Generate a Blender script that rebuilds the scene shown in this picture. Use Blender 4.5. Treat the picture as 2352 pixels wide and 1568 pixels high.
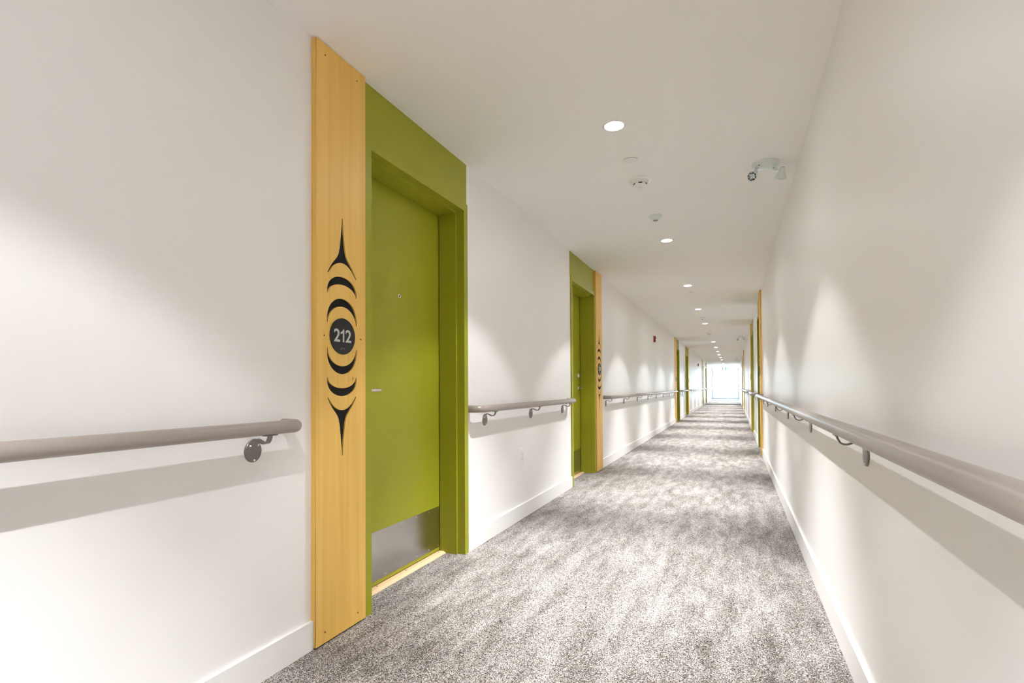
import bpy, bmesh, math, random
from mathutils import Matrix, Vector
random.seed(7)
S = bpy.context.scene
C = S.collection
for o in list(bpy.data.objects): bpy.data.objects.remove(o)

# ---------------------------------------------------------------- camera
HC = 1.0275
FPX, YAW, PITCH, ROLL = 1217.283, 0.3962, 0.0169, -0.0054
cam = bpy.data.cameras.new('camera'); cam.sensor_width = 36; cam.lens = FPX*36/2352
cam.shift_y = (868.966-784)/2352; cam.clip_start = 0.02; cam.clip_end = 500
co = bpy.data.objects.new('camera', cam); C.objects.link(co)
c_, s_ = math.cos(YAW), math.sin(YAW)
r0, d0, u0 = Vector((c_, s_, 0)), Vector((-s_, c_, 0)), Vector((0, 0, 1))
d1 = d0*math.cos(PITCH)+u0*math.sin(PITCH); u1 = -d0*math.sin(PITCH)+u0*math.cos(PITCH)
r2 = r0*math.cos(ROLL)+u1*math.sin(ROLL); u2 = -r0*math.sin(ROLL)+u1*math.cos(ROLL)
M = Matrix((r2, u2, -d1)).transposed().to_4x4(); M.translation = (0, 0, HC)
co.matrix_world = M
S.camera = co

# ---------------------------------------------------------------- world, exposure
W = bpy.data.worlds.new('sky'); S.world = W; W.use_nodes = True
bg = W.node_tree.nodes['Background']
bg.inputs[0].default_value = (0.70, 0.86, 1.0, 1); bg.inputs[1].default_value = 30.0
S.view_settings.view_transform = 'Standard'; S.view_settings.look = 'None'
S.view_settings.gamma = 1; S.view_settings.use_curve_mapping = False
S.view_settings.exposure = 0.15
S.cycles.max_bounces = 14; S.cycles.diffuse_bounces = 10; S.cycles.glossy_bounces = 4
S.cycles.transparent_max_bounces = 8; S.cycles.sample_clamp_indirect = 8
S.cycles.use_denoising = True

SPOT_W, SPOT_ANGLE, SPOT_BLEND, SPOT_R = 52.0, 97.0, 0.26, 0.010   # wide field of a downlight
CORE_W, CORE_ANGLE = 600.0, 70.0                                    # its brighter beam centre
LENS_E = 130.0
LAMP_COL = (1.0, 1.0, 1.02)

# ---------------------------------------------------------------- dimensions
XL, XR, H = -1.5521, 0.3871, 2.44
XC = -0.581
Y0, Y1 = -6.4, 42.5

# ---------------------------------------------------------------- helpers
def tag(o, label=None, cat=None, group=None, kind=None):
    if label: o['label'] = label
    if cat: o['category'] = cat
    if group: o['group'] = group
    if kind: o['kind'] = kind
    return o

def empty(name, loc=(0, 0, 0), rz=0.0):
    o = bpy.data.objects.new(name, None); C.objects.link(o)
    o.location = loc; o.rotation_euler.z = rz; o.empty_display_size = .1
    return o

def build(name, bm, mat, parent=None, smooth=False, loc=None, bevel=0.0, segs=2):
    if bevel > 0:
        ed = [e for e in bm.edges if len(e.link_faces) == 2 and e.calc_face_angle(0) > 0.6]
        bmesh.ops.bevel(bm, geom=ed, offset=bevel, segments=segs, affect='EDGES', clamp_overlap=True)
    bmesh.ops.recalc_face_normals(bm, faces=bm.faces)
    me = bpy.data.meshes.new(name); bm.to_mesh(me); bm.free()
    mats = mat if isinstance(mat, (list, tuple)) else [mat]
    for m in mats: me.materials.append(m)
    if smooth:
        me.polygons.foreach_set('use_smooth', [True]*len(me.polygons))
        try: me.set_sharp_from_angle(angle=math.radians(38))
        except Exception: pass
    o = bpy.data.objects.new(name, me); C.objects.link(o)
    if parent is not None: o.parent = parent
    if loc: o.location = loc
    return o

def NB(): return bmesh.new()

def box(bm, x0, x1, y0, y1, z0, z1):
    x0, x1 = min(x0, x1), max(x0, x1); y0, y1 = min(y0, y1), max(y0, y1)
    v = [bm.verts.new((x, y, z)) for x in (x0, x1) for y in (y0, y1) for z in (z0, z1)]
    for f in ((0, 1, 3, 2), (4, 6, 7, 5), (0, 4, 5, 1), (2, 3, 7, 6), (0, 2, 6, 4), (1, 5, 7, 3)):
        bm.faces.new([v[i] for i in f])
    return bm

def lathe(bm, prof, n=32, M=None):
    """prof: list of (r, h) revolved about Z, M: matrix"""
    M = M or Matrix.Identity(4); rings = []
    for r, h in prof:
        if r < 1e-6: rings.append([bm.verts.new(M @ Vector((0, 0, h)))])
        else: rings.append([bm.verts.new(M @ Vector((r*math.cos(2*math.pi*k/n), r*math.sin(2*math.pi*k/n), h))) for k in range(n)])
    for a, b in zip(rings, rings[1:]):
        for k in range(n):
            k2 = (k+1) % n
            if len(a) == 1 and len(b) == 1: continue
            if len(a) == 1: bm.faces.new((a[0], b[k], b[k2]))
            elif len(b) == 1: bm.faces.new((a[k], b[0], a[k2]))
            else: bm.faces.new((a[k], b[k], b[k2], a[k2]))
    return bm

def tube(bm, pts, r, n=20, cap=True):
    pts = [Vector(p) for p in pts]; rings = []
    t = (pts[1]-pts[0]).normalized(); up = Vector((0, 0, 1))
    if abs(t.dot(up)) > .95: up = Vector((0, 1, 0))
    nrm = (up-t*up.dot(t)).normalized()
    for i, p in enumerate(pts):
        if i == 0: t = (pts[1]-p).normalized()
        elif i == len(pts)-1: t = (p-pts[-2]).normalized()
        else: t = ((pts[i+1]-p).normalized()+(p-pts[i-1]).normalized()).normalized()
        nrm = (nrm-t*nrm.dot(t)).normalized(); b = t.cross(nrm)
        rr = r[i] if isinstance(r, (list, tuple)) else r
        rings.append([bm.verts.new(p+nrm*rr*math.cos(2*math.pi*k/n)+b*rr*math.sin(2*math.pi*k/n)) for k in range(n)])
    for a, b in zip(rings, rings[1:]):
        for k in range(n): bm.faces.new((a[k], a[(k+1) % n], b[(k+1) % n], b[k]))
    if cap:
        bm.faces.new(rings[0]); bm.faces.new(rings[-1][::-1])
    return bm

def ribbon(bm, pts, w, th, axis=1):
    """flat bar swept along pts (x,z) in the XZ plane, width w along Y"""
    P = [Vector((p[0], 0, p[1])) for p in pts]; rings = []
    for i, p in enumerate(P):
        t = (P[min(i+1, len(P)-1)]-P[max(i-1, 0)]).normalized(); nn = Vector((-t.z, 0, t.x))
        ww = w[i] if isinstance(w, (list, tuple)) else w
        rings.append([bm.verts.new(p+nn*a*th/2+Vector((0, b*ww/2, 0))) for a, b in ((1, 1), (1, -1), (-1, -1), (-1, 1))])
    for a, b in zip(rings, rings[1:]):
        for k in range(4): bm.faces.new((a[k], a[(k+1) % 4], b[(k+1) % 4], b[k]))
    bm.faces.new(rings[0]); bm.faces.new(rings[-1][::-1])
    return bm

def copy_tree(o, parent=None):
    c = o.copy(); C.objects.link(c)
    if parent is not None: c.parent = parent
    for ch in list(o.children): copy_tree(ch, c)
    return c

# ---------------------------------------------------------------- materials
def mat(name, col=(.8, .8, .8), rough=.5, metal=0.0, spec=.5, coat=0.0):
    m = bpy.data.materials.new(name); m.use_nodes = True
    b = m.node_tree.nodes['Principled BSDF']
    b.inputs['Base Color'].default_value = (*col, 1); b.inputs['Roughness'].default_value = rough
    b.inputs['Metallic'].default_value = metal; b.inputs['Specular IOR Level'].default_value = spec
    b.inputs['Coat Weight'].default_value = coat
    return m

def nodes(m): return m.node_tree.nodes, m.node_tree.links, m.node_tree.nodes['Principled BSDF']

def add_bump(m, scale, strength, dist=.001, detail=3):
    N, L, B = nodes(m)
    tc = N.new('ShaderNodeNewGeometry'); nz = N.new('ShaderNodeTexNoise'); bp = N.new('ShaderNodeBump')
    nz.inputs['Scale'].default_value = scale; nz.inputs['Detail'].default_value = detail
    bp.inputs['Strength'].default_value = strength; bp.inputs['Distance'].default_value = dist
    L.new(tc.outputs['Position'], nz.inputs['Vector']); L.new(nz.outputs['Fac'], bp.inputs['Height'])
    L.new(bp.outputs['Normal'], B.inputs['Normal'])
    return m

def ramp(N, stops, interp='LINEAR'):
    r = N.new('ShaderNodeValToRGB'); e = r.color_ramp; e.interpolation = interp
    while len(e.elements) < len(stops): e.elements.new(.5)
    for el, (p, c) in zip(e.elements, stops):
        el.position = p; el.color = (*c, 1)
    return r

m_wall = add_bump(mat('wall_paint', (.905, .895, .883), .42, spec=.45), 260, .12, .0006)
m_ceil = add_bump(mat('ceiling_paint', (.95, .94, .928), .8, spec=.3), 220, .15, .0006)
m_base = mat('white_trim_paint', (.90, .89, .88), .35)
m_green = add_bump(mat('olive_green_paint', (.31, .315, .018), .36, spec=.3), 320, .08, .0004)
m_rail = mat('taupe_powder_coat', (.30, .262, .235), .30, spec=.55)
m_brk = mat('dark_taupe_powder_coat', (.165, .14, .125), .28, spec=.6)
m_screw = mat('zinc_screw', (.75, .75, .74), .25, 1.0)
m_chrome = mat('satin_nickel', (.78, .76, .72), .25, 1.0)
m_dark = mat('dark_gap', (.01, .01, .01), .8)
m_plastic = mat('white_plastic', (.86, .855, .83), .3)
m_coolplastic = mat('cool_white_plastic', (.74, .80, .80), .35)
m_slot = mat('black_slot', (.012, .012, .012), .6)
m_sign = add_bump(mat('black_sign_plastic', (.010, .010, .011), .42, spec=.4), 900, .2, .0003)
m_digit = mat('pale_grey_numeral', (.56, .56, .54), .35)
m_carve = add_bump(mat('black_carved_paint', (.008, .007, .0065), .7, spec=.25), 500, .25, .0005)
m_carve_edge = mat('scorched_edge', (.05, .028, .014), .7)
m_red = mat('red_plastic', (.22, .012, .014), .35)
m_lensclear = mat('clear_strobe_lens', (.8, .82, .84), .12)
m_thresh = mat('pale_maple', (.72, .50, .30), .4)
m_frame_al = mat('anodised_window_frame', (.16, .25, .38), .4, .3)
m_teal = mat('teal_pictogram', (.02, .36, .38), .4)
m_metalshell = mat('lamp_reflector', (.8, .82, .83), .12, 1.0)
m_outwhite = mat('outdoor_pale_concrete', (.62, .56, .52), .8)
m_backing = mat('reveal_backing', (.2, .19, .18), .9)

# brushed stainless kick plate
m_kick = mat('brushed_stainless', (.56, .545, .53), .24, 1.0)
N, L, B = nodes(m_kick)
g = N.new('ShaderNodeNewGeometry'); mp = N.new('ShaderNodeMapping'); mp.inputs['Scale'].default_value = (30, 8, 900)
nz = N.new('ShaderNodeTexNoise'); nz.inputs['Scale'].default_value = 1; nz.inputs['Detail'].default_value = 2
bp_ = N.new('ShaderNodeBump'); bp_.inputs['Strength'].default_value = .10; bp_.inputs['Distance'].default_value = .0005
L.new(g.outputs['Position'], mp.inputs[0]); L.new(mp.outputs[0], nz.inputs['Vector']); L.new(nz.outputs['Fac'], bp_.inputs['Height']); L.new(bp_.outputs[0], B.inputs['Normal'])

# yellow cedar board: long vertical grain with soft streaks and a few small knots
m_wood = mat('yellow_cedar', (.6, .36, .12), .42, spec=.4)
N, L, B = nodes(m_wood)
g = N.new('ShaderNodeNewGeometry')
mp = N.new('ShaderNodeMapping'); mp.inputs['Scale'].default_value = (26, 26, .9)
n1 = N.new('ShaderNodeTexNoise'); n1.inputs['Scale'].default_value = 1; n1.inputs['Detail'].default_value = 6; n1.inputs['Distortion'].default_value = .6
mp2 = N.new('ShaderNodeMapping'); mp2.inputs['Scale'].default_value = (240, 240, 2.2)
n2 = N.new('ShaderNodeTexNoise'); n2.inputs['Scale'].default_value = 1; n2.inputs['Detail'].default_value = 3
r1 = ramp(N, [(.25, (.74, .445, .095)), (.5, (.81, .515, .122)), (.78, (.85, .56, .15))])
r2_ = ramp(N, [(.3, (.95, .93, .90)), (.7, (1, 1, 1))])
mx = N.new('ShaderNodeMix'); mx.data_type = 'RGBA'; mx.blend_type = 'MULTIPLY'; mx.inputs[0].default_value = .8
vo = N.new('ShaderNodeTexVoronoi'); mp3 = N.new('ShaderNodeMapping'); mp3.inputs['Scale'].default_value = (6, 6, 2.4); vo.inputs['Scale'].default_value = 1
r3 = ramp(N, [(.012, (.30, .16, .06)), (.03, (1, 1, 1))])
mx2 = N.new('ShaderNodeMix'); mx2.data_type = 'RGBA'; mx2.blend_type = 'MULTIPLY'; mx2.inputs[0].default_value = .8
for a_, b_ in ((g.outputs['Position'], mp.inputs[0]), (g.outputs['Position'], mp2.inputs[0]), (g.outputs['Position'], mp3.inputs[0]),
               (mp.outputs[0], n1.inputs['Vector']), (mp2.outputs[0], n2.inputs['Vector']), (mp3.outputs[0], vo.inputs['Vector']),
               (n1.outputs['Fac'], r1.inputs[0]), (n2.outputs['Fac'], r2_.inputs[0]), (vo.outputs['Distance'], r3.inputs[0]),
               (r1.outputs[0], mx.inputs[6]), (r2_.outputs[0], mx.inputs[7]), (mx.outputs[2], mx2.inputs[6]), (r3.outputs[0], mx2.inputs[7]),
               (mx2.outputs[2], B.inputs['Base Color'])): L.new(a_, b_)

# speckled loop carpet with streaky lighter and darker patches running along the corridor
m_carpet = mat('speckled_carpet', (.4, .38, .36), .95, spec=.1)
N, L, B = nodes(m_carpet)
g = N.new('ShaderNodeNewGeometry')
vo = N.new('ShaderNodeTexVoronoi'); vo.inputs['Scale'].default_value = 400; vo.inputs['Randomness'].default_value = 1
sep = N.new('ShaderNodeSeparateColor')
mpw = N.new('ShaderNodeMapping'); mpw.inputs['Scale'].default_value = (13, 3.2, 1)
nb = N.new('ShaderNodeTexNoise'); nb.inputs['Scale'].default_value = 1; nb.inputs['Detail'].default_value = 5; nb.inputs['Roughness'].default_value = .62
mpx = N.new('ShaderNodeMapping'); mpx.inputs['Scale'].default_value = (3.2, 1.0, 1)
nc = N.new('ShaderNodeTexNoise'); nc.inputs['Scale'].default_value = 1; nc.inputs['Detail'].default_value = 3
def math_(op, a=None, b=None, va=0, vb=0):
    n = N.new('ShaderNodeMath'); n.operation = op; n.inputs[0].default_value = va; n.inputs[1].default_value = vb
    if a is not None: L.new(a, n.inputs[0])
    if b is not None: L.new(b, n.inputs[1])
    return n.outputs[0]
P_ = g.outputs['Position']
L.new(P_, vo.inputs['Vector']); L.new(vo.outputs['Color'], sep.inputs[0])
L.new(P_, mpw.inputs[0]); L.new(mpw.outputs[0], nb.inputs['Vector'])
L.new(P_, mpx.inputs[0]); L.new(mpx.outputs[0], nc.inputs['Vector'])
pat = math_('MULTIPLY_ADD', nb.outputs['Fac'], None, vb=.78)
pat.node.inputs[2].default_value = -.39
pat2 = math_('MULTIPLY_ADD', nc.outputs['Fac'], None, vb=.38); pat2.node.inputs[2].default_value = -.19
k = math_('ADD', sep.outputs['Red'], pat); k = math_('ADD', k, pat2)
rc = ramp(N, [(0.0, (.022, .019, .016)), (.22, (.056, .047, .040)), (.42, (.132, .118, .107)), (.62, (.275, .262, .252)), (.82, (.44, .428, .42)), (1.0, (.63, .62, .615))])
L.new(k, rc.inputs[0])
# a few yarns lean tan or green-grey
rt = ramp(N, [(.0, (1.0, .84, .66)), (.2, (1, .96, .92)), (.85, (1, 1, 1)), (1.0, (.93, 1.0, .95))])
L.new(sep.outputs['Green'], rt.inputs[0])
mxc = N.new('ShaderNodeMix'); mxc.data_type = 'RGBA'; mxc.blend_type = 'MULTIPLY'; mxc.inputs[0].default_value = 1
L.new(rc.outputs[0], mxc.inputs[6]); L.new(rt.outputs[0], mxc.inputs[7]); L.new(mxc.outputs[2], B.inputs['Base Color'])
bpn = N.new('ShaderNodeBump'); bpn.inputs['Strength'].default_value = .55; bpn.inputs['Distance'].default_value = .002
inv = math_('SUBTRACT', None, vo.outputs['Distance'], va=1.0)
L.new(inv, bpn.inputs['Height']); L.new(bpn.outputs[0], B.inputs['Normal'])

# glowing lamp lens
m_lens = bpy.data.materials.new('lamp_lens'); m_lens.use_nodes = True
N = m_lens.node_tree.nodes; L = m_lens.node_tree.links
em = N.new('ShaderNodeEmission'); em.inputs[0].default_value = (*LAMP_COL, 1); em.inputs[1].default_value = LENS_E
L.new(em.outputs[0], N['Material Output'].inputs[0])

# thin clear window glass
m_glass = bpy.data.materials.new('window_glass'); m_glass.use_nodes = True
N = m_glass.node_tree.nodes; L = m_glass.node_tree.links; N.remove(N['Principled BSDF'])
tr = N.new('ShaderNodeBsdfTransparent'); tr.inputs[0].default_value = (.93, .97, .98, 1)
gl = N.new('ShaderNodeBsdfGlossy'); gl.inputs['Roughness'].default_value = .02
fr = N.new('ShaderNodeFresnel'); fr.inputs[0].default_value = 1.45; ms = N.new('ShaderNodeMixShader')
L.new(fr.outputs[0], ms.inputs[0]); L.new(tr.outputs[0], ms.inputs[1]); L.new(gl.outputs[0], ms.inputs[2]); L.new(ms.outputs[0], N['Material Output'].inputs[0])

# ---------------------------------------------------------------- setting
# door units: (side, outer edge of its board, direction in which board -> door runs, number)
UNITS = [('L', 1.638, 1, '212'), ('L', 6.597, -1, '214'), ('L', 15.765, 1, ''), ('L', 20.72, -1, ''), ('L', 29.88, 1, ''), ('L', 34.84, -1, ''),
         ('R', 8.55, 1, ''), ('R', 13.48, -1, ''), ('R', 22.67, 1, ''), ('R', 27.6, -1, '')]
U_BOARD, U_F0, U_F1, U_END = .305, .315, 1.323, 1.334
F_TOP = 2.178; FACE = .048; DEPTH = .153
def span(y, d, a, b): return (y+d*a, y+d*b) if d > 0 else (y-b, y-a)

box_b = NB(); box(box_b, XL-.45, XR+.45, Y0-.2, Y1+.25, -.2, 0)
tag(build('floor', box_b, m_carpet), 'grey speckled carpet with streaky lighter patches along the corridor', 'floor', kind='structure')
b = NB(); box(b, XL-.45, XR+.45, Y0-.2, Y1+.25, H, H+.2)
tag(build('ceiling', b, m_ceil), 'flat off-white painted corridor ceiling', 'ceiling', kind='structure')

def wall(side, sx):
    us = sorted([u for u in UNITS if u[0] == side], key=lambda u: u[1])
    xs = XL if side == 'L' else XR; xo = xs+sx*-.25
    b = NB(); cur = Y0
    for _, y, d, _n in us:
        a, e = span(y, d, U_F0+.008, U_F1-.008)
        box(b, xs, xo, cur, a, 0, H); box(b, xs, xo, a, e, F_TOP-.008, H)
        cur = e
    box(b, xs, xo, cur, Y1, 0, H)
    return b
tag(build('wall_left', wall('L', 1), m_wall), 'off-white corridor wall on the left with the nearest green doors', 'wall', kind='structure')
tag(build('wall_right', wall('R', -1), m_wall), 'off-white corridor wall on the right with the long near handrail', 'wall', kind='structure')
b = NB(); box(b, XL, XR, Y0-.2, Y0, 0, H)
tag(build('wall_back', b, m_wall), 'off-white wall closing the corridor behind the camera', 'wall', kind='structure')

# baseboards, one length between door units
def baseboards(side):
    us = sorted([u for u in UNITS if u[0] == side], key=lambda u: u[1]); xs = XL if side == 'L' else XR; sx = 1 if side == 'L' else -1
    cur = Y0; segs = []
    for _, y, d, _n in us:
        a, e = span(y, d, 0, 0)[0], 0
        a = y if d > 0 else y-U_F1; e = y+U_F1 if d > 0 else y
        segs.append((cur, a)); cur = e
    segs.append((cur, Y1-.02))
    words = ['nearest length, before the first door', 'second length, between the first two doors', 'third length along this wall', 'fourth length along this wall', 'fifth length along this wall', 'sixth length along this wall', 'farthest length, by the end window']
    for i, (a, e) in enumerate(segs):
        b = NB(); box(b, xs, xs+sx*.014, a+.001, e-.001, .0, .112)
        w = words[i] if i < len(segs)-1 else words[-1]
        tag(build('baseboard_left' if side == 'L' else 'baseboard_right', b, m_base, bevel=.003), 'white baseboard on the %s wall, %s' % ('left' if side == 'L' else 'right', w), 'baseboard', kind='structure')
baseboards('L'); baseboards('R')

# end window: fully glazed corridor end
wn = empty('window_1', ((XL+XR)/2, Y1, 0))
tag(wn, 'bright full-width window closing the far end of the corridor', 'window', kind='structure')
def wb(x0, x1, y0, y1, z0, z1):
    b = NB(); cx = (XL+XR)/2
    return box(b, x0-cx, x1-cx, y0-Y1, y1-Y1, z0, z1)
build('sill_wall', wb(XL-.1, XR+.1, Y1, Y1+.2, 0, .11), m_base, wn)
b = NB(); cx = (XL+XR)/2; hw = (XR-XL)/2
box(b, -hw+.05, -hw+.10, .02, .09, .11, H-.06); box(b, hw-.10, hw-.05, .02, .09, .11, H-.06)
box(b, -hw+.05, hw-.05, .02, .09, .11, .165)
build('window_frame', b, m_frame_al, wn)
b = NB(); box(b, -hw, -hw+.05, 0, .2, .11, H); box(b, hw-.05, hw, 0, .2, .11, H); box(b, -hw+.05, hw-.05, .02, .12, H-.05, H)
build('jamb_panel', b, m_base, wn)
b = NB(); box(b, -hw+.10, hw-.10, .05, .056, .165, H-.06); build('glass_pane', b, m_glass, wn)
b = NB(); box(b, .17, .25, .0, .03, .33, .38); box(b, .195, .225, -.03, .02, .345, .365); build('window_latch', b, m_dark, wn, bevel=.004)
# real opening to the sky: portal helps sampling only
pl = bpy.data.lights.new('window_portal', 'AREA'); pl.shape = 'RECTANGLE'; pl.size = 1.8; pl.size_y = 2.25
pl.cycles.is_portal = True
po = bpy.data.objects.new('window_portal', pl); C.objects.link(po); po.location = ((XL+XR)/2, Y1+.12, 1.3); po.rotation_euler = (math.radians(-90), 0, 0)
# outdoors
b = NB(); box(b, -60, 60, Y1+.3, Y1+120, -3.6, -3.4)
tag(build('outdoor_ground', b, m_outwhite), 'pale washed-out ground outside the far end window', 'ground', kind='structure')

# ---------------------------------------------------------------- door units
def lever_parts(parent, x, u, z, sx, d):
    """lever set with its parts; x: door face, d: +1 when the lever points towards +Y"""
    lv = NB()
    pts = [(x+sx*.008, u, z), (x+sx*.050, u, z), (x+sx*.0565, u+d*.004, z), (x+sx*.060, u+d*.012, z), (x+sx*.060, u+d*.06, z), (x+sx*.057, u+d*.118, z)]
    tube(lv, pts, [.0115, .0115, .0115, .0112, .0108, .0104], 16)
    o = build('lever_handle', lv, m_chrome, parent, smooth=True)
    Mx = Matrix.Translation((x, u, z)) @ Matrix.Rotation(sx*math.pi/2, 4, 'Y')
    r = NB(); lathe(r, [(0, 0), (.033, 0), (.033, .006), (.029, .0095), (.016, .011), (0, .011)], 32, Mx)
    build('rosette', r, m_chrome, o, smooth=True)
    Mx = Matrix.Translation((x, u, z+.148)) @ Matrix.Rotation(sx*math.pi/2, 4, 'Y')
    r = NB(); lathe(r, [(0, 0), (.034, 0), (.034, .006), (.029, .018), (.020, .022), (.0, .022)], 32, Mx)
    db = build('deadbolt', r, m_chrome, parent, smooth=True)
    r = NB(); box(r, x+sx*.021, x+sx*.0235, u-.0012, u+.0012, z+.141, z+.155); build('keyhole', r, m_slot, db)

DOOR_WORDS = {
 ('L', 0): 'olive green apartment door beside the cedar board numbered 212',
 ('L', 1): 'olive green door on the left wall, second from the camera, half hidden in its recess',
 ('L', 2): 'third green door along the left wall, a narrow dark green strip',
 ('L', 3): 'fourth green door along the left wall, just past the third',
 ('L', 4): 'fifth green door along the left wall, far down the corridor',
 ('L', 5): 'farthest green door on the left wall, near the bright window',
 ('R', 0): 'nearest green door on the right wall, hidden behind its cedar board',
 ('R', 1): 'second green door on the right wall, with bright green frame edge',
 ('R', 2): 'third green door along the right wall, far down the corridor',
 ('R', 3): 'farthest green door on the right wall, near the bright window'}
BOARD_WORDS = {
 ('L', 0): 'tall yellow cedar board with black carvings and the number 212, nearest on the left',
 ('L', 1): 'tall cedar board just past the second green door on the left',
 ('L', 2): 'tall cedar board before the third green door on the left wall',
 ('L', 3): 'tall cedar board just past the fourth green door on the left wall',
 ('L', 4): 'small distant cedar board before the fifth green door on the left wall',
 ('L', 5): 'farthest cedar board on the left wall, near the bright window',
 ('R', 0): 'tall cedar board nearest on the right wall, seen edge-on behind the handrail',
 ('R', 1): 'tall cedar board on the right wall just past the second green door',
 ('R', 2): 'distant cedar board on the right wall before the third green door',
 ('R', 3): 'farthest cedar board on the right wall, near the bright window'}

def door_unit(idx, side, yb, d, n_door, near):
    sx = 1 if side == 'L' else -1; xs = XL if side == 'L' else XR
    root = empty('door_%d' % n_door, (xs, yb, 0))
    tag(root, DOOR_WORDS[(side, idx)], 'door', kind='structure')
    def X(t): return sx*t           # t: distance out of the wall
    def bx(b, u0, u1, t0, t1, z0, z1): return box(b, X(t0), X(t1), d*u0, d*u1, z0, z1)
    # frame: two jambs and head with a stop step
    b = NB()
    i0, i1 = U_F0+FACE, U_F1-FACE; zt = F_TOP-FACE
    bx(b, U_F0, i0, .015, -.21, 0, F_TOP); bx(b, i1, U_F1, .015, -.21, 0, F_TOP); bx(b, i0, i1, .015, -.21, zt, F_TOP)
    build('frame', b, m_green, root, bevel=.0018)
    b = NB()
    bx(b, i0, i0+.016, -.036, -DEPTH, 0, zt-.016); bx(b, i1-.016, i1, -.036, -DEPTH, 0, zt-.016); bx(b, i0, i1, -.036, -DEPTH, zt-.016, zt)
    build('door_stop', b, m_green, root, bevel=.0015)
    b = NB(); bx(b, U_BOARD-.03, U_END, .0, .0015, F_TOP-.004, H-.001); build('painted_panel', b, m_green, root)
    b = NB(); bx(b, i0+.004, i1-.004, -DEPTH-.006, -DEPTH-.050, .016, zt-.004); build('door_leaf', b, m_green, root, bevel=.001)
    b = NB(); bx(b, i0, i1, -DEPTH-.052, -DEPTH-.06, 0, zt); build('dark_gap', b, m_dark, root)
    # threshold strip with sloped front
    b = NB(); t0, t1 = -.112, -.205
    v = [b.verts.new((X(t), d*u, z)) for u in (i0+.001, i1-.001) for t, z in ((t0, .0), (t0-.006, .006), (t0-.018, .011), (t1, .011), (t1, 0))]
    for k in range(4): b.faces.new((v[k], v[k+1], v[k+6], v[k+5]))
    b.faces.new(v[:5]); b.faces.new(v[5:][::-1]); b.faces.new((v[4], v[0], v[5], v[9]))
    th = build('threshold', b, m_thresh, root, )
    th['label'] = 'pale wooden threshold strip'
    b = NB(); fx = -DEPTH-.006
    bx(b, i0+.020, i1-.020, fx, fx+.0015, .036, .289); kp = build('kick_plate', b, m_kick, root, bevel=.0005)
    kp['label'] = 'brushed steel kick plate'
    if near:
        for (uu, zz) in [(u, z) for u in (.415, .56, .70, .85, 1.00, 1.135, 1.243) for z in (.050, .276)] if idx == 0 and side == 'L' else [(u, z) for u in (.42, .70, .98, 1.24) for z in (.050, .276)]:
            s = NB(); lathe(s, [(0, 0), (.0045, 0), (.0042, .0012), (.002, .002), (0, .002)], 12, Matrix.Translation((X(fx+.0015), d*uu, zz)) @ Matrix.Rotation(sx*math.pi/2, 4, 'Y'))
            build('screw', s, m_screw, kp, smooth=True)
        for uu in (.62, .88, 1.235):
            s = NB(); lathe(s, [(.0, 0), (.0045, 0), (.0045, .0006), (0, .0006)], 12, Matrix.Translation((X(-.15), d*uu, .011))); build('screw', s, m_dark, th)
    lever_parts(root, X(fx), d*(i0+.10), 1.017, sx, d)
    # peephole
    Mx = Matrix.Translation((X(fx), d*.833, 1.538)) @ Matrix.Rotation(sx*math.pi/2, 4, 'Y')
    s = NB(); lathe(s, [(0, 0), (.012, 0), (.012, .0025), (.009, .0045), (.0065, .003)], 20, Mx); ph = build('peephole', s, m_chrome, root, smooth=True)
    s = NB(); lathe(s, [(0, .003), (.0067, .003), (.005, .0038), (0, .0045)], 16, Mx); build('peephole_lens', s, m_slot, ph, smooth=True)

# carved cedar board ------------------------------------------------
def crescent(w, top, inner, end, n=20, cap=.004):
    """upward crescent as a closed list of (u, z)"""
    pts = []
    ro_h = top-end; ri_h = inner-end
    for k in range(n+1):
        a = math.pi*(k/n); u = -w*math.cos(a); z = end+ro_h*(math.sin(a)**.82); pts.append((u, z))
    wi = w-.0045
    for k in range(n+1):
        a = math.pi*(1-k/n); u = -wi*math.cos(a); z = end-.003+(ri_h+.003)*(math.sin(a)**1.05); pts.append((u, z))
    return pts
def spike():
    R = [(0, .503), (.0028, .4985), (.0045, .471), (.0085, .429), (.0125, .400), (.0165, .372), (.0225, .348), (.031, .332), (.045, .316), (.060, .300), (.074, .281), (.084, .266), (.0885, .2585), (.0875, .2555), (.0835, .2575)]
    I = [(.072, .2715), (.060, .285), (.045, .297), (.028, .306), (.012, .3105), (0, .3112)]
    half = R+I
    return [(u, z) for u, z in half]+[(-u, z) for u, z in half[::-1][1:-1]]
SHAPES = [spike(), crescent(.0915, .2520, .2190, .176), crescent(.0925, .1595, .1260, .0535)]
SHAPES += [[(u, -z) for u, z in s][::-1] for s in SHAPES]
ZC = 1.247; BT, CD = .025, .006

def curve_mesh(loops, ext):
    cu = bpy.data.curves.new('tmp', 'CURVE'); cu.dimensions = '2D'; cu.fill_mode = 'BOTH' if ext > 0 else 'FRONT'; cu.extrude = ext
    for lp in loops:
        sp = cu.splines.new('POLY'); sp.points.add(len(lp)-1); sp.use_cyclic_u = True
        for p, (u, z) in zip(sp.points, lp): p.co = (u, z, 0, 1)
    o = bpy.data.objects.new('tmp', cu); C.objects.link(o)
    dg = bpy.context.evaluated_depsgraph_get(); me = bpy.data.meshes.new_from_object(o.evaluated_get(dg))
    bpy.data.objects.remove(o); bpy.data.curves.remove(cu)
    return me
def uvz(me, mid, sx):
    """curve plane (u, z, t) -> object space (x out of the wall, y, z)"""
    for v in me.vertices: v.co = (sx*(mid+v.co.z), v.co.x, v.co.y)
    return me
def circ(cx, cz, r, n=12): return [(cx+r*math.cos(2*math.pi*k/n), cz+r*math.sin(2*math.pi*k/n)) for k in range(n)]

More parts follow.
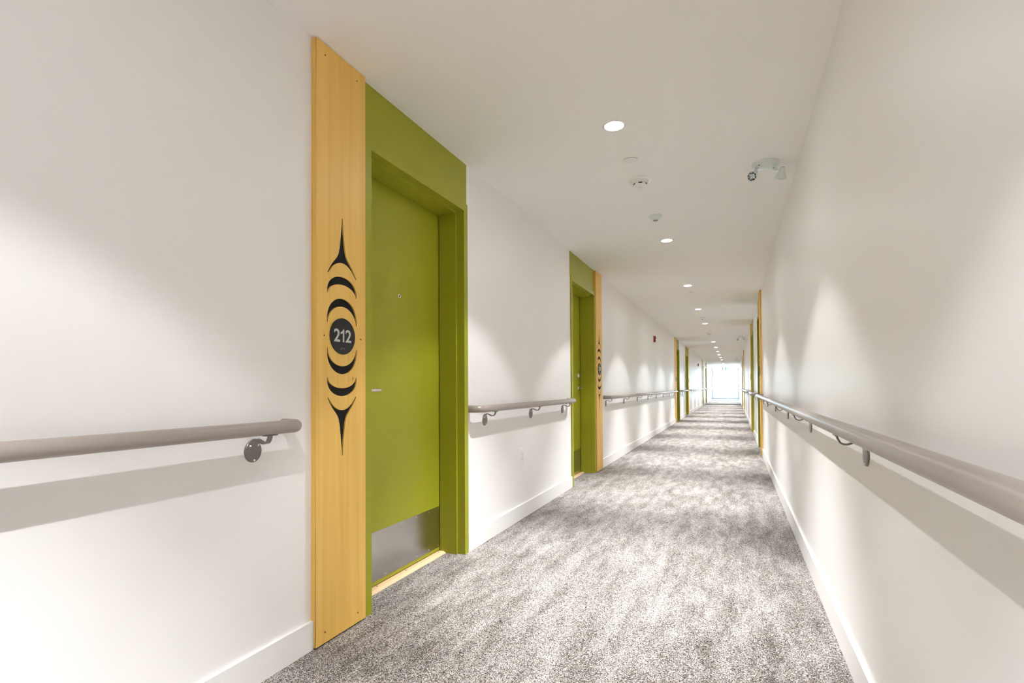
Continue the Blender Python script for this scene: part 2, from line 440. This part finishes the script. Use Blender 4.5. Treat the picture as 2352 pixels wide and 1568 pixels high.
board_cache = {}
def board_mesh(sx, d):
    if (sx, d) in board_cache: return board_cache[(sx, d)]
    hu = U_BOARD/2
    outer = [(-hu, .006-ZC), (hu, .006-ZC), (hu, H-.003-ZC), (-hu, H-.003-ZC)]
    holes = [circ(u, z, .0036) for u, z in ((-.1025, 1.144), (.0955, 1.143), (-.1075, -.004), (.1200, -.003), (-.1015, -1.198), (.1005, -1.199))]
    top = uvz(curve_mesh([outer]+SHAPES+holes, .0008), BT-.0008, sx)
    low = uvz(curve_mesh([outer]+SHAPES+holes, (CD-.0016)/2), BT-.0016-(CD-.0016)/2, sx)
    bm = NB(); bm.from_mesh(top); nf = len(bm.faces)
    bm.normal_update()
    for f in bm.faces:
        c = f.calc_center_median()
        inside = abs(c.y) < hu-.002 and abs(f.normal.x) < .5 and c.z > .0-ZC+.02 and c.z < H-ZC-.02
        f.material_index = 1 if inside else 0
    tmp = NB(); tmp.from_mesh(low); me_ = bpy.data.meshes.new('t'); tmp.to_mesh(me_); tmp.free()
    bm.from_mesh(me_)
    box(bm, 0, sx*(BT-CD), -hu, hu, .006-ZC, H-.003-ZC)
    # dark bottoms for screw holes
    for h in holes:
        vs = [bm.verts.new((sx*(BT-.0018), u, z)) for u, z in h]; f = bm.faces.new(vs); f.material_index = 2
    me = bpy.data.meshes.new('board'); bm.to_mesh(me); bm.free(); me.materials.append(m_wood); me.materials.append(m_carve_edge); me.materials.append(m_dark)
    ins = []
    for s in SHAPES:
        cm = uvz(curve_mesh([s], .0001), BT-CD+.0004, sx); cm.materials.clear(); cm.materials.append(m_carve); ins.append(cm)
    board_cache[(sx, d)] = (me, ins)
    return board_cache[(sx, d)]

def text_mesh(txt, size, offset, extrude):
    cu = bpy.data.curves.new('t', 'FONT'); cu.body = txt; cu.size = size; cu.offset = offset; cu.extrude = extrude; cu.align_x = 'LEFT'
    o = bpy.data.objects.new('t', cu); C.objects.link(o)
    dg = bpy.context.evaluated_depsgraph_get(); me = bpy.data.meshes.new_from_object(o.evaluated_get(dg))
    bpy.data.objects.remove(o); bpy.data.curves.remove(cu)
    return me

def sign_board(idx, side, yb, d, number):
    sx = 1 if side == 'L' else -1; xs = XL if side == 'L' else XR
    yc = yb+d*U_BOARD/2+.006*0
    root = empty('sign_board', (xs, yc, 0)); tag(root, BOARD_WORDS[(side, idx)], 'sign board', 'cedar number boards beside the doors')
    me, ins = board_mesh(sx, d)
    o = bpy.data.objects.new('plank', me); C.objects.link(o); o.parent = root; o.location.z = ZC
    for cm in ins:
        c = bpy.data.objects.new('carving', cm); C.objects.link(c); c.parent = root; c.location = (0, .0125-.0075, ZC)
        c.location.y = 0
    dc = 0.0
    b = NB(); lathe(b, [(0, 0), (.0765, 0), (.0765, .0045), (.0755, .0055), (0, .0055)], 64, Matrix.Translation((sx*BT, dc, ZC)) @ Matrix.Rotation(sx*math.pi/2, 4, 'Y'))
    pl = build('number_plate', b, m_sign, root, smooth=True)
    if number:
        widths = []
        x0 = -.0575
        for ch in number:
            if ch == '1':
                tm = curve_mesh([[(.60, 0), (1, 0), (1, 2.4), (.68, 2.4), (.60, 2.22), (.45, 2.06), (.25, 1.93), (0, 1.85), (0, 1.46), (.32, 1.56), (.60, 1.74)]], .0008)
            else:
                tm = text_mesh(ch, .0745, .0012, .0008)
            xs_ = [v.co.x for v in tm.vertices]; ys_ = [v.co.y for v in tm.vertices]
            mnx, mxx, mny, mxy = min(xs_), max(xs_), min(ys_), max(ys_)
            wtar = .036 if ch != '1' else .0215
            for v in tm.vertices:
                u = x0+(v.co.x-mnx)/(mxx-mnx)*wtar; z = -.0245+(v.co.y-mny)/(mxy-mny)*.054
                # reading direction: on the left wall text runs towards +Y, on the right wall towards -Y
                v.co = (sx*(BT+.0062+v.co.z), sx*u, ZC+z)
            x0 += wtar+(.0085 if ch == '1' else .0045)
            tm.materials.clear(); tm.materials.append(m_digit)
            n = bpy.data.objects.new('numeral', tm); C.objects.link(n); n.parent = pl
        b = NB()
        for i, (u, z) in enumerate([(-.016, -.050), (-.0135, -.0535), (-.016, -.057), (-.0135, -.057), (-.009, -.050), (-.009, -.0535), (-.0065, -.050), (.000, -.050), (.0065, -.050), (.0065, -.0535)]):
            lathe(b, [(.0010, 0), (.0008, .0005), (0, .0007)], 8, Matrix.Translation((sx*(BT+.0055), sx*u, ZC+z)) @ Matrix.Rotation(sx*math.pi/2, 4, 'Y'))
        build('braille', b, m_digit, pl)

n = 0; cnt = {'L': 0, 'R': 0}
for side, yb, d, num in UNITS:
    n += 1; i = cnt[side]; cnt[side] += 1
    door_unit(i, side, yb, d, n, yb < 8)
    sign_board(i, side, yb, d, num)

# ---------------------------------------------------------------- handrails
RO, RR, RZ = .082, .0235, .8925
def bracket_proto():
    """bracket at origin on the left wall, x out of wall"""
    b = NB()
    P = [(.0075, -.058), (.008, -.049), (.012, -.043), (.021, -.0405), (.034, -.0445), (.050, -.052), (.062, -.053), (.072, -.049), (.078, -.040), (.082, -.031), (.082, -.0245)]
    # smooth the arm path
    Q = []
    for i in range(len(P)-1):
        for k in range(3):
            t = k/3; p0 = P[max(i-1, 0)]; p1 = P[i]; p2 = P[i+1]; p3 = P[min(i+2, len(P)-1)]
            q = [0.5*((2*p1[j])+(-p0[j]+p2[j])*t+(2*p0[j]-5*p1[j]+4*p2[j]-p3[j])*t*t+(-p0[j]+3*p1[j]-3*p2[j]+p3[j])*t**3) for j in (0, 1)]
            Q.append(tuple(q))
    Q.append(P[-1])
    n_ = len(Q); wd = [.034-(.016*min(1, i/(n_*.3))) for i in range(n_)]
    ribbon(b, Q, wd, .0055)
    br = build('bracket', b, m_brk, None, smooth=True)
    b = NB()
    Mx = Matrix.Translation((0, 0, -.0835)) @ Matrix.Rotation(math.pi/2, 4, 'Y')
    lathe(b, [(0, 0), (.0355, 0), (.0355, .004), (.033, .0068), (.014, .0085), (0, .009)], 40, Mx)
    for v in b.verts:
        if v.co.z < -.0835: v.co.y *= .97
        else: v.co.y *= 1-.10*((v.co.z+.0835)/.0355)**2; v.co.z += .003*((v.co.z+.0835)/.0355)
        v.co.z = -.0835+(v.co.z+.0835)*1.06
    pl = build('wall_plate', b, m_brk, br, smooth=True)
    b = NB(); box(b, .073, .091, -.026, .026, -.0262, -.0228); sd = build('saddle', b, m_brk, br, bevel=.0015)
    for yy, zz in ((-.0165, -.0625), (.0165, -.0625), (0, -.1130)):
        s = NB(); lathe(s, [(0, 0), (.0046, 0), (.0044, .0025), (.003, .004), (0, .004)], 14, Matrix.Translation((.0068, yy, zz)) @ Matrix.Rotation(math.pi/2, 4, 'Y'))
        build('screw', s, m_screw, br, smooth=True)
    return br
BR = bracket_proto()

def handrail(side, y0, y1, brackets, label, first=False):
    sx = 1 if side == 'L' else -1; xs = XL if side == 'L' else XR
    root = empty('handrail', (xs, (y0+y1)/2, 0)); tag(root, label, 'handrail', 'tubular handrails along the corridor walls')
    ym = (y0+y1)/2; rc_ = .045
    pts = []
    e0, e1 = y0+RR, y1-RR
    pts.append((0.0, e0-ym)); 
    for k in range(9):
        a = math.pi/2*k/8
        pts.append((RO-rc_+rc_*math.sin(a), e0+rc_-rc_*math.cos(a)-ym))
    N_ = max(2, int((y1-y0)/3))
    for k in range(1, N_): pts.append((RO, e0+rc_+(e1-e0-2*rc_)*k/N_-ym))
    for k in range(9):
        a = math.pi/2*(1-k/8)
        pts.append((RO-rc_+rc_*math.sin(a), e1-rc_+rc_*math.cos(a)-ym))
    pts.append((0.0, e1-ym))
    b = NB(); tube(b, [(sx*p, q, RZ) for p, q in pts], RR, 32)
    build('rail', b, m_rail, root, smooth=True)
    for yb in brackets:
        br = copy_tree(BR, root) if not first or yb != brackets[0] else BR
        br.parent = root; br.location = (0, yb-ym, RZ)
        br.rotation_euler.z = 0 if sx > 0 else math.pi
def arith(a, st, end): 
    r = []
    while a < end: r.append(a); a += st
    return r
handrail('L', -6.0, 1.522, [1.36, .14, -1.08, -2.3, -3.52, -4.74], 'taupe handrail on the left wall, nearest, running up to the 212 board', True)
handrail('L', 2.962, 5.165, [3.227, 4.103, 4.975], 'short taupe handrail on the left wall between the two nearest green doors')
handrail('L', 6.735, 15.62, [6.895+1.228*k for k in range(8)], 'long taupe handrail on the left wall past the second green door')
handrail('L', 17.22, 19.27, [17.4, 18.25, 19.1], 'short handrail on the left wall between the third and fourth green doors')
handrail('L', 20.86, 29.75, [21.0+1.23*k for k in range(8)], 'long handrail on the left wall past the fourth green door')
handrail('L', 31.34, 33.39, [31.5, 32.4, 33.2], 'short far handrail on the left wall between the fifth and sixth green doors')
handrail('L', 34.98, 42.2, [35.2+1.3*k for k in range(6)], 'farthest handrail on the left wall, beside the bright window')
handrail('R', -6.0, 8.42, [1.984+1.312*k for k in range(-5, 5)]+[8.26], 'long taupe handrail on the right wall, large and nearest at the right edge')
handrail('R', 10.02, 12.02, [10.2, 11.0, 11.85], 'short handrail on the right wall between its two nearest green doors')
handrail('R', 13.62, 22.53, [13.8+1.23*k for k in range(8)], 'long handrail on the right wall past its second green door')
handrail('R', 24.14, 26.13, [24.3, 25.1, 25.95], 'short far handrail on the right wall between its third and fourth doors')
handrail('R', 27.75, 42.2, [27.9+1.27*k for k in range(12)], 'farthest handrail on the right wall, beside the bright window')

# ---------------------------------------------------------------- downlights
def downlight_proto():
    root = empty('downlight', (0, 0, 0))
    b = NB(); lathe(b, [(.050, 0), (.0505, -.004), (.056, -.0055), (.0625, -.004), (.0635, 0)], 48)
    build('trim_ring', b, m_plastic, root, smooth=True)
    b = NB(); lathe(b, [(0, -.0022), (.0502, -.0022), (.0502, -.0005)], 48)
    build('lens', b, m_lens, root)
    l = bpy.data.lights.new('lamp_light', 'SPOT'); l.energy = SPOT_W; l.spot_size = math.radians(SPOT_ANGLE); l.spot_blend = SPOT_BLEND
    l.shadow_soft_size = SPOT_R; l.color = LAMP_COL
    lo = bpy.data.objects.new('lamp_light', l); C.objects.link(lo); lo.parent = root; lo.location = (0, 0, -.030)
    l = bpy.data.lights.new('beam_light', 'SPOT'); l.energy = CORE_W; l.spot_size = math.radians(CORE_ANGLE); l.spot_blend = 1.0
    l.shadow_soft_size = SPOT_R; l.color = LAMP_COL
    lo = bpy.data.objects.new('beam_light', l); C.objects.link(lo); lo.parent = root; lo.location = (0, 0, -.030)
    return root
ORD = ['first', 'second', 'third', 'fourth', 'fifth', 'sixth', 'seventh', 'eighth', 'ninth', 'tenth', 'eleventh', 'twelfth', 'thirteenth', 'fourteenth', 'fifteenth', 'sixteenth']
DL = [2.838, 5.281, 7.773, 10.221, 12.64, 15.18, 17.95, 20.5, 22.98, 25.45, 27.9, 30.43, 34.8, 37.46, 40.0]
dp = downlight_proto(); used = False
for i, y in enumerate(DL+[.40, -2.04, -4.48]):
    r = dp if not used else copy_tree(dp); used = True
    r.location = (XC, y, H)
    if i == 0: lb = 'largest and nearest round glowing downlight in the corridor ceiling'
    elif i < len(DL): lb = 'round glowing ceiling downlight, %s in the row counting from the camera' % ORD[i]
    else: lb = 'round ceiling downlight behind the camera, %s back from the frame' % ORD[i-len(DL)]
    tag(r, lb, 'downlight', 'downlights along the middle of the ceiling')

# ---------------------------------------------------------------- ceiling fittings
def cover_plate(y, label):
    root = empty('sprinkler_cover', (XC+.005, y, H)); tag(root, label, 'sprinkler cover', 'flat white discs on the ceiling')
    b = NB(); lathe(b, [(0, 0), (.030, 0), (.030, -.003), (0, -.003)], 32); build('shadow_gap', b, m_slot, root)
    b = NB(); lathe(b, [(0, -.003), (.043, -.003), (.0435, -.004), (.043, -.0052), (0, -.0055)], 48); build('cover_disc', b, m_plastic, root, smooth=True)
cover_plate(3.312, 'flat white sprinkler cover disc on the ceiling just past the nearest downlight')
cover_plate(8.332, 'flat white sprinkler cover disc just past the third ceiling downlight')
cover_plate(21.66, 'distant white sprinkler cover disc far down the ceiling')

def smoke(y, label):
    root = empty('smoke_detector', (XC+.005, y, H)); tag(root, label, 'smoke detector', 'smoke detectors on the ceiling')
    b = NB(); lathe(b, [(0, 0), (.077, 0), (.0775, -.004), (.074, -.007), (.055, -.0095), (0, -.0095)], 48); build('mounting_ring', b, m_plastic, root, smooth=True)
    b = NB(); lathe(b, [(.054, -.009), (.0535, -.020), (.050, -.026), (.047, -.028)], 48); lathe(b, [(.0455, -.035), (.043, -.043), (.036, -.048), (.02, -.050), (0, -.050)], 48)
    build('housing', b, m_plastic, root, smooth=True)
    b = NB(); lathe(b, [(.0445, -.026), (.0440, -.037)], 48); build('sensing_slot', b, m_slot, root)
    for k in range(6):
        a = math.radians(12+60*k); s = NB(); Mx = Matrix.Rotation(a, 4, 'Z')
        box(s, .0440, .0490, -.012, .012, -.0365, -.0265)
        bmesh.ops.transform(s, matrix=Mx, verts=s.verts); build('slot_rib', s, m_plastic, root, bevel=.001)
    b = NB(); lathe(b, [(0, -.0495), (.012, -.0495), (.011, -.0515), (0, -.0515)], 24); build('centre_cap', b, m_coolplastic, root, smooth=True)
    b = NB(); box(b, -.047, -.040, .05, .056, -.0085, -.0065); build('indicator', b, m_slot, root)
smoke(3.665, 'large white smoke detector with black slots beyond the first ceiling disc')
smoke(14.98, 'white smoke detector just before the sixth ceiling downlight')
smoke(26.4, 'distant white smoke detector between the tenth and eleventh downlights')

def sensor(y, label):
    root = empty('occupancy_sensor', (XC, y, H)); tag(root, label, 'sensor', 'cone shaped ceiling sensors')
    b = NB(); lathe(b, [(0, 0), (.0565, 0), (.0575, -.003), (.054, -.009), (.040, -.020), (.027, -.031), (.0215, -.035), (.0, -.035)], 48)
    build('housing', b, m_coolplastic, root, smooth=True)
    b = NB(); lathe(b, [(.021, -.0352), (.018, -.040), (.010, -.043), (0, -.044)], 32); build('sensor_lens', b, mat_lens_grey, root, smooth=True)
mat_lens_grey = mat('grey_sensor_lens', (.30, .30, .29), .3)
sensor(4.49, 'cone shaped white ceiling sensor just before the second downlight')
sensor(11.5, 'small cone shaped white sensor between the fourth and fifth downlights')
sensor(18.93, 'distant cone shaped sensor just past the seventh downlight')
sensor(33.06, 'farthest cone shaped sensor, near the corridor end')

# emergency light with two adjustable heads
def head(root, base, hinge, org, tip_dir, L_, r0_, r1_):
    """conical lamp head: hinge -> head centre, facing tip_dir"""
    base, hinge = Vector(base), Vector(hinge); f = Vector(tip_dir).normalized()
    b = NB(); tube(b, [base, base+(hinge-base)*.5, hinge], [.010, .0105, .010], 16)
    arm = build('swivel_arm', b, m_coolplastic, root, smooth=True)
    b = NB(); side = f.cross(Vector((0, 0, 1))).normalized()
    tube(b, [hinge-side*.009, hinge+side*.009], .0145, 20); build('swivel_knuckle', b, m_coolplastic, arm, smooth=True)
    for sgn in (-1, 1):
        b = NB(); tube(b, [hinge+side*sgn*.009, hinge+side*sgn*.0096], .003, 10); build('pivot_screw', b, m_slot, arm)
    q = f.to_track_quat('Z', 'Y').to_matrix().to_4x4(); q.translation = Vector(org)
    b = NB(); lathe(b, [(0, -.002), (r0_*.9, 0), (r0_, .004), (r0_*1.1, L_*.35), (r1_*.93, L_*.82), (r1_, L_), (r1_*.97, L_+.004), (r1_*.84, L_+.004), (r1_*.80, L_-.004)], 40, q)
    hd = build('lamp_head', b, m_coolplastic, root, smooth=True)
    b = NB(); tube(b, [hinge, (hinge+Vector(org)+f*.012)/2, Vector(org)+f*.022], .009, 14); build('yoke', b, m_coolplastic, arm, smooth=True)
    b = NB(); lathe(b, [(0, -.0032), (r0_*.55, -.0030), (r0_*.55, -.001)], 16, q); build('rear_vent', b, m_slot, hd)
    b = NB(); lathe(b, [(r1_*.80, L_-.002), (r1_*.66, L_-.002)], 32, q)
    build('dark_ring', b, m_slot, hd)
    for k in range(8):
        s = NB(); a = k*math.pi/4; bmx = q @ Matrix.Rotation(a, 4, 'Z')
        box(s, r1_*.665, r1_*.80, -.0022, .0022, L_-.003, L_+.001); bmesh.ops.transform(s, matrix=bmx, verts=s.verts); build('ring_clip', s, m_coolplastic, hd)
    b = NB(); lathe(b, [(r1_*.66, L_-.001), (r1_*.62, L_-.006), (r1_*.3, L_-.016), (0, L_-.018)], 32, q); build('reflector', b, m_metalshell, hd, smooth=True)
    b = NB()
    for k in range(4):
        a = math.pi/4+k*math.pi/2; lathe(b, [(r1_*.24, L_-.008), (r1_*.2, L_-.003), (0, L_-.001)], 16, q @ Matrix.Translation((r1_*.31*math.cos(a), r1_*.31*math.sin(a), 0)))
    build('bulb_lens', b, m_lensclear, hd, smooth=True)

def emergency(x, y, label):
    root = empty('emergency_light', (x, y, H)); tag(root, label, 'emergency light', 'twin head emergency lights')
    b = NB(); lathe(b, [(0, 0), (.080, 0), (.081, -.004), (.078, -.010), (.070, -.017), (.058, -.022), (0, -.024)], 48)
    build('canopy', b, m_coolplastic, root, smooth=True)
    b = NB(); lathe(b, [(0, -.019), (.0045, -.0205), (.004, -.0235), (0, -.024)], 12, Matrix.Translation((-.04, -.045, 0))); build('test_button', b, m_slot, root)
    head(root, (-.053, -.010, -.018), (-.060, -.014, -.052), (-.067, -.018, -.074), (-.33, -.95, -.42), .050, .018, .032)
    head(root, (.050, .005, -.018), (.052, -.006, -.041), (.098, .0, -.042), (-.24, .22, -.92), .064, .016, .036)
emergency(.203, 3.705, 'twin-headed white emergency light on the ceiling, nearest, by the right wall')
emergency(.195, 16.31, 'small twin-headed emergency light by the right wall, second from the camera')
emergency(.19, 28.41, 'distant twin-headed emergency light by the right wall, third from the camera')
emergency(-1.38, 41.2, 'tiny twin-headed emergency light on the left by the bright window')

# ---------------------------------------------------------------- wall fittings
def alarm(y, label, blue=False):
    root = empty('fire_alarm', (XL, y, 2.037)); tag(root, label, 'fire alarm', 'fire alarms on the left wall')
    b = NB(); box(b, 0, .012, -.058, .058, -.066, .066); build('back_plate', b, m_red, root, bevel=.004)
    b = NB(); box(b, .010, .036, -.050, .050, -.060, .060); build('horn_body', b, m_red, root, bevel=.012, segs=3)
    b = NB(); box(b, .032, .046, -.018, .018, .008, .046); build('strobe_lens', b, m_red, root, bevel=.006)
    b = NB()
    for k in range(5): box(b, .0355, .0368, -.032, .032, -.048+k*.010, -.044+k*.010)
    build('sound_grille', b, m_slot, root)
alarm(11.52, 'small red fire alarm high on the left wall, nearest one')
alarm(26.4, 'distant dark red fire alarm on the left wall past the fourth door')
alarm(41.0, 'tiny farthest fire alarm on the left wall beside the bright window')

def outlet(y, z, label, side='L'):
    sx = 1 if side == 'L' else -1
    root = empty('wall_outlet', (XL if sx > 0 else XR, y, z)); tag(root, label, 'outlet', 'white wall outlets')
    b = NB(); box(b, 0, .0065, -.037, .037, -.0625, .0625); build('cover_plate', b, m_plastic, root, bevel=.003)
    b = NB(); box(b, .006, .0085, -.017, .017, -.034, .034); build('receptacle', b, m_plastic, root, bevel=.001)
    for zc in (-.018, .018):
        for yy, hh in ((-.0065, .0045), (.0065, .0035)):
            b = NB(); box(b, .0084, .0088, yy-.0011, yy+.0011, zc-hh, zc+hh); build('socket_slot', b, m_slot2, root)
        b = NB(); lathe(b, [(0, 0), (.0024, 0), (.0024, .0004), (0, .0004)], 10, Matrix.Translation((.0084, 0, zc-.0095)) @ Matrix.Rotation(math.pi/2, 4, 'Y')); build('ground_hole', b, m_slot2, root)
    for zc in (-.05, .05):
        b = NB(); lathe(b, [(0, 0), (.003, 0), (.0026, .001), (0, .0012)], 12, Matrix.Translation((.0064, 0, zc)) @ Matrix.Rotation(math.pi/2, 4, 'Y')); build('screw', b, m_plastic, root, smooth=True)
m_slot2 = mat('grey_socket_slot', (.25, .24, .23), .6)
outlet(3.897, .487, 'white wall outlet below the short handrail between the two nearest doors')
outlet(15.15, .487, 'small far white outlet low on the left wall before the third door')

# exit sign hanging near the window
root = empty('exit_sign', (-.56, 39.3, H)); tag(root, 'white hanging exit sign with teal pictograms before the bright end window', 'exit sign')
b = NB(); box(b, -.10, .10, -.02, .02, -.02, 0); box(b, -.012, .012, -.008, .008, -.07, -.01); build('ceiling_mount', b, m_plastic, root, bevel=.003)
b = NB(); box(b, -.26, .26, -.022, .022, -.335, -.06); build('housing', b, m_plastic, root, bevel=.006)
m_face = bpy.data.materials.new('lit_sign_face'); m_face.use_nodes = True
bb_ = m_face.node_tree.nodes['Principled BSDF']; bb_.inputs['Base Color'].default_value = (.9, .9, .9, 1)
bb_.inputs['Emission Color'].default_value = (.95, 1, .98, 1); bb_.inputs['Emission Strength'].default_value = .9
b = NB(); box(b, -.25, .25, -.0235, -.0215, -.325, -.07); build('lit_face', b, m_face, root)
def pict(name, pts):
    b = NB(); f = [b.verts.new((x, -.0225, z)) for x, z in pts]; bb = [b.verts.new((x, -.0245, z)) for x, z in pts]
    b.faces.new(f); b.faces.new(bb[::-1])
    for k in range(len(pts)): b.faces.new((f[k], f[(k+1) % len(pts)], bb[(k+1) % len(pts)], bb[k]))
    build(name, b, m_teal, root)
pict('pictogram_bar', [(-.165, -.30), (-.125, -.30), (-.125, -.10), (-.165, -.10)])
pict('pictogram_figure', [(.00, -.10), (.09, -.10), (.09, -.14), (.035, -.14), (.035, -.18), (.08, -.18), (.08, -.215), (.035, -.215), (.035, -.27), (.085, -.27), (.085, -.305), (.00, -.305)])
pict('pictogram_door', [(.12, -.15), (.17, -.15), (.20, -.19), (.20, -.29), (.17, -.31), (.13, -.31), (.13, -.28), (.165, -.27), (.165, -.20), (.12, -.18)])
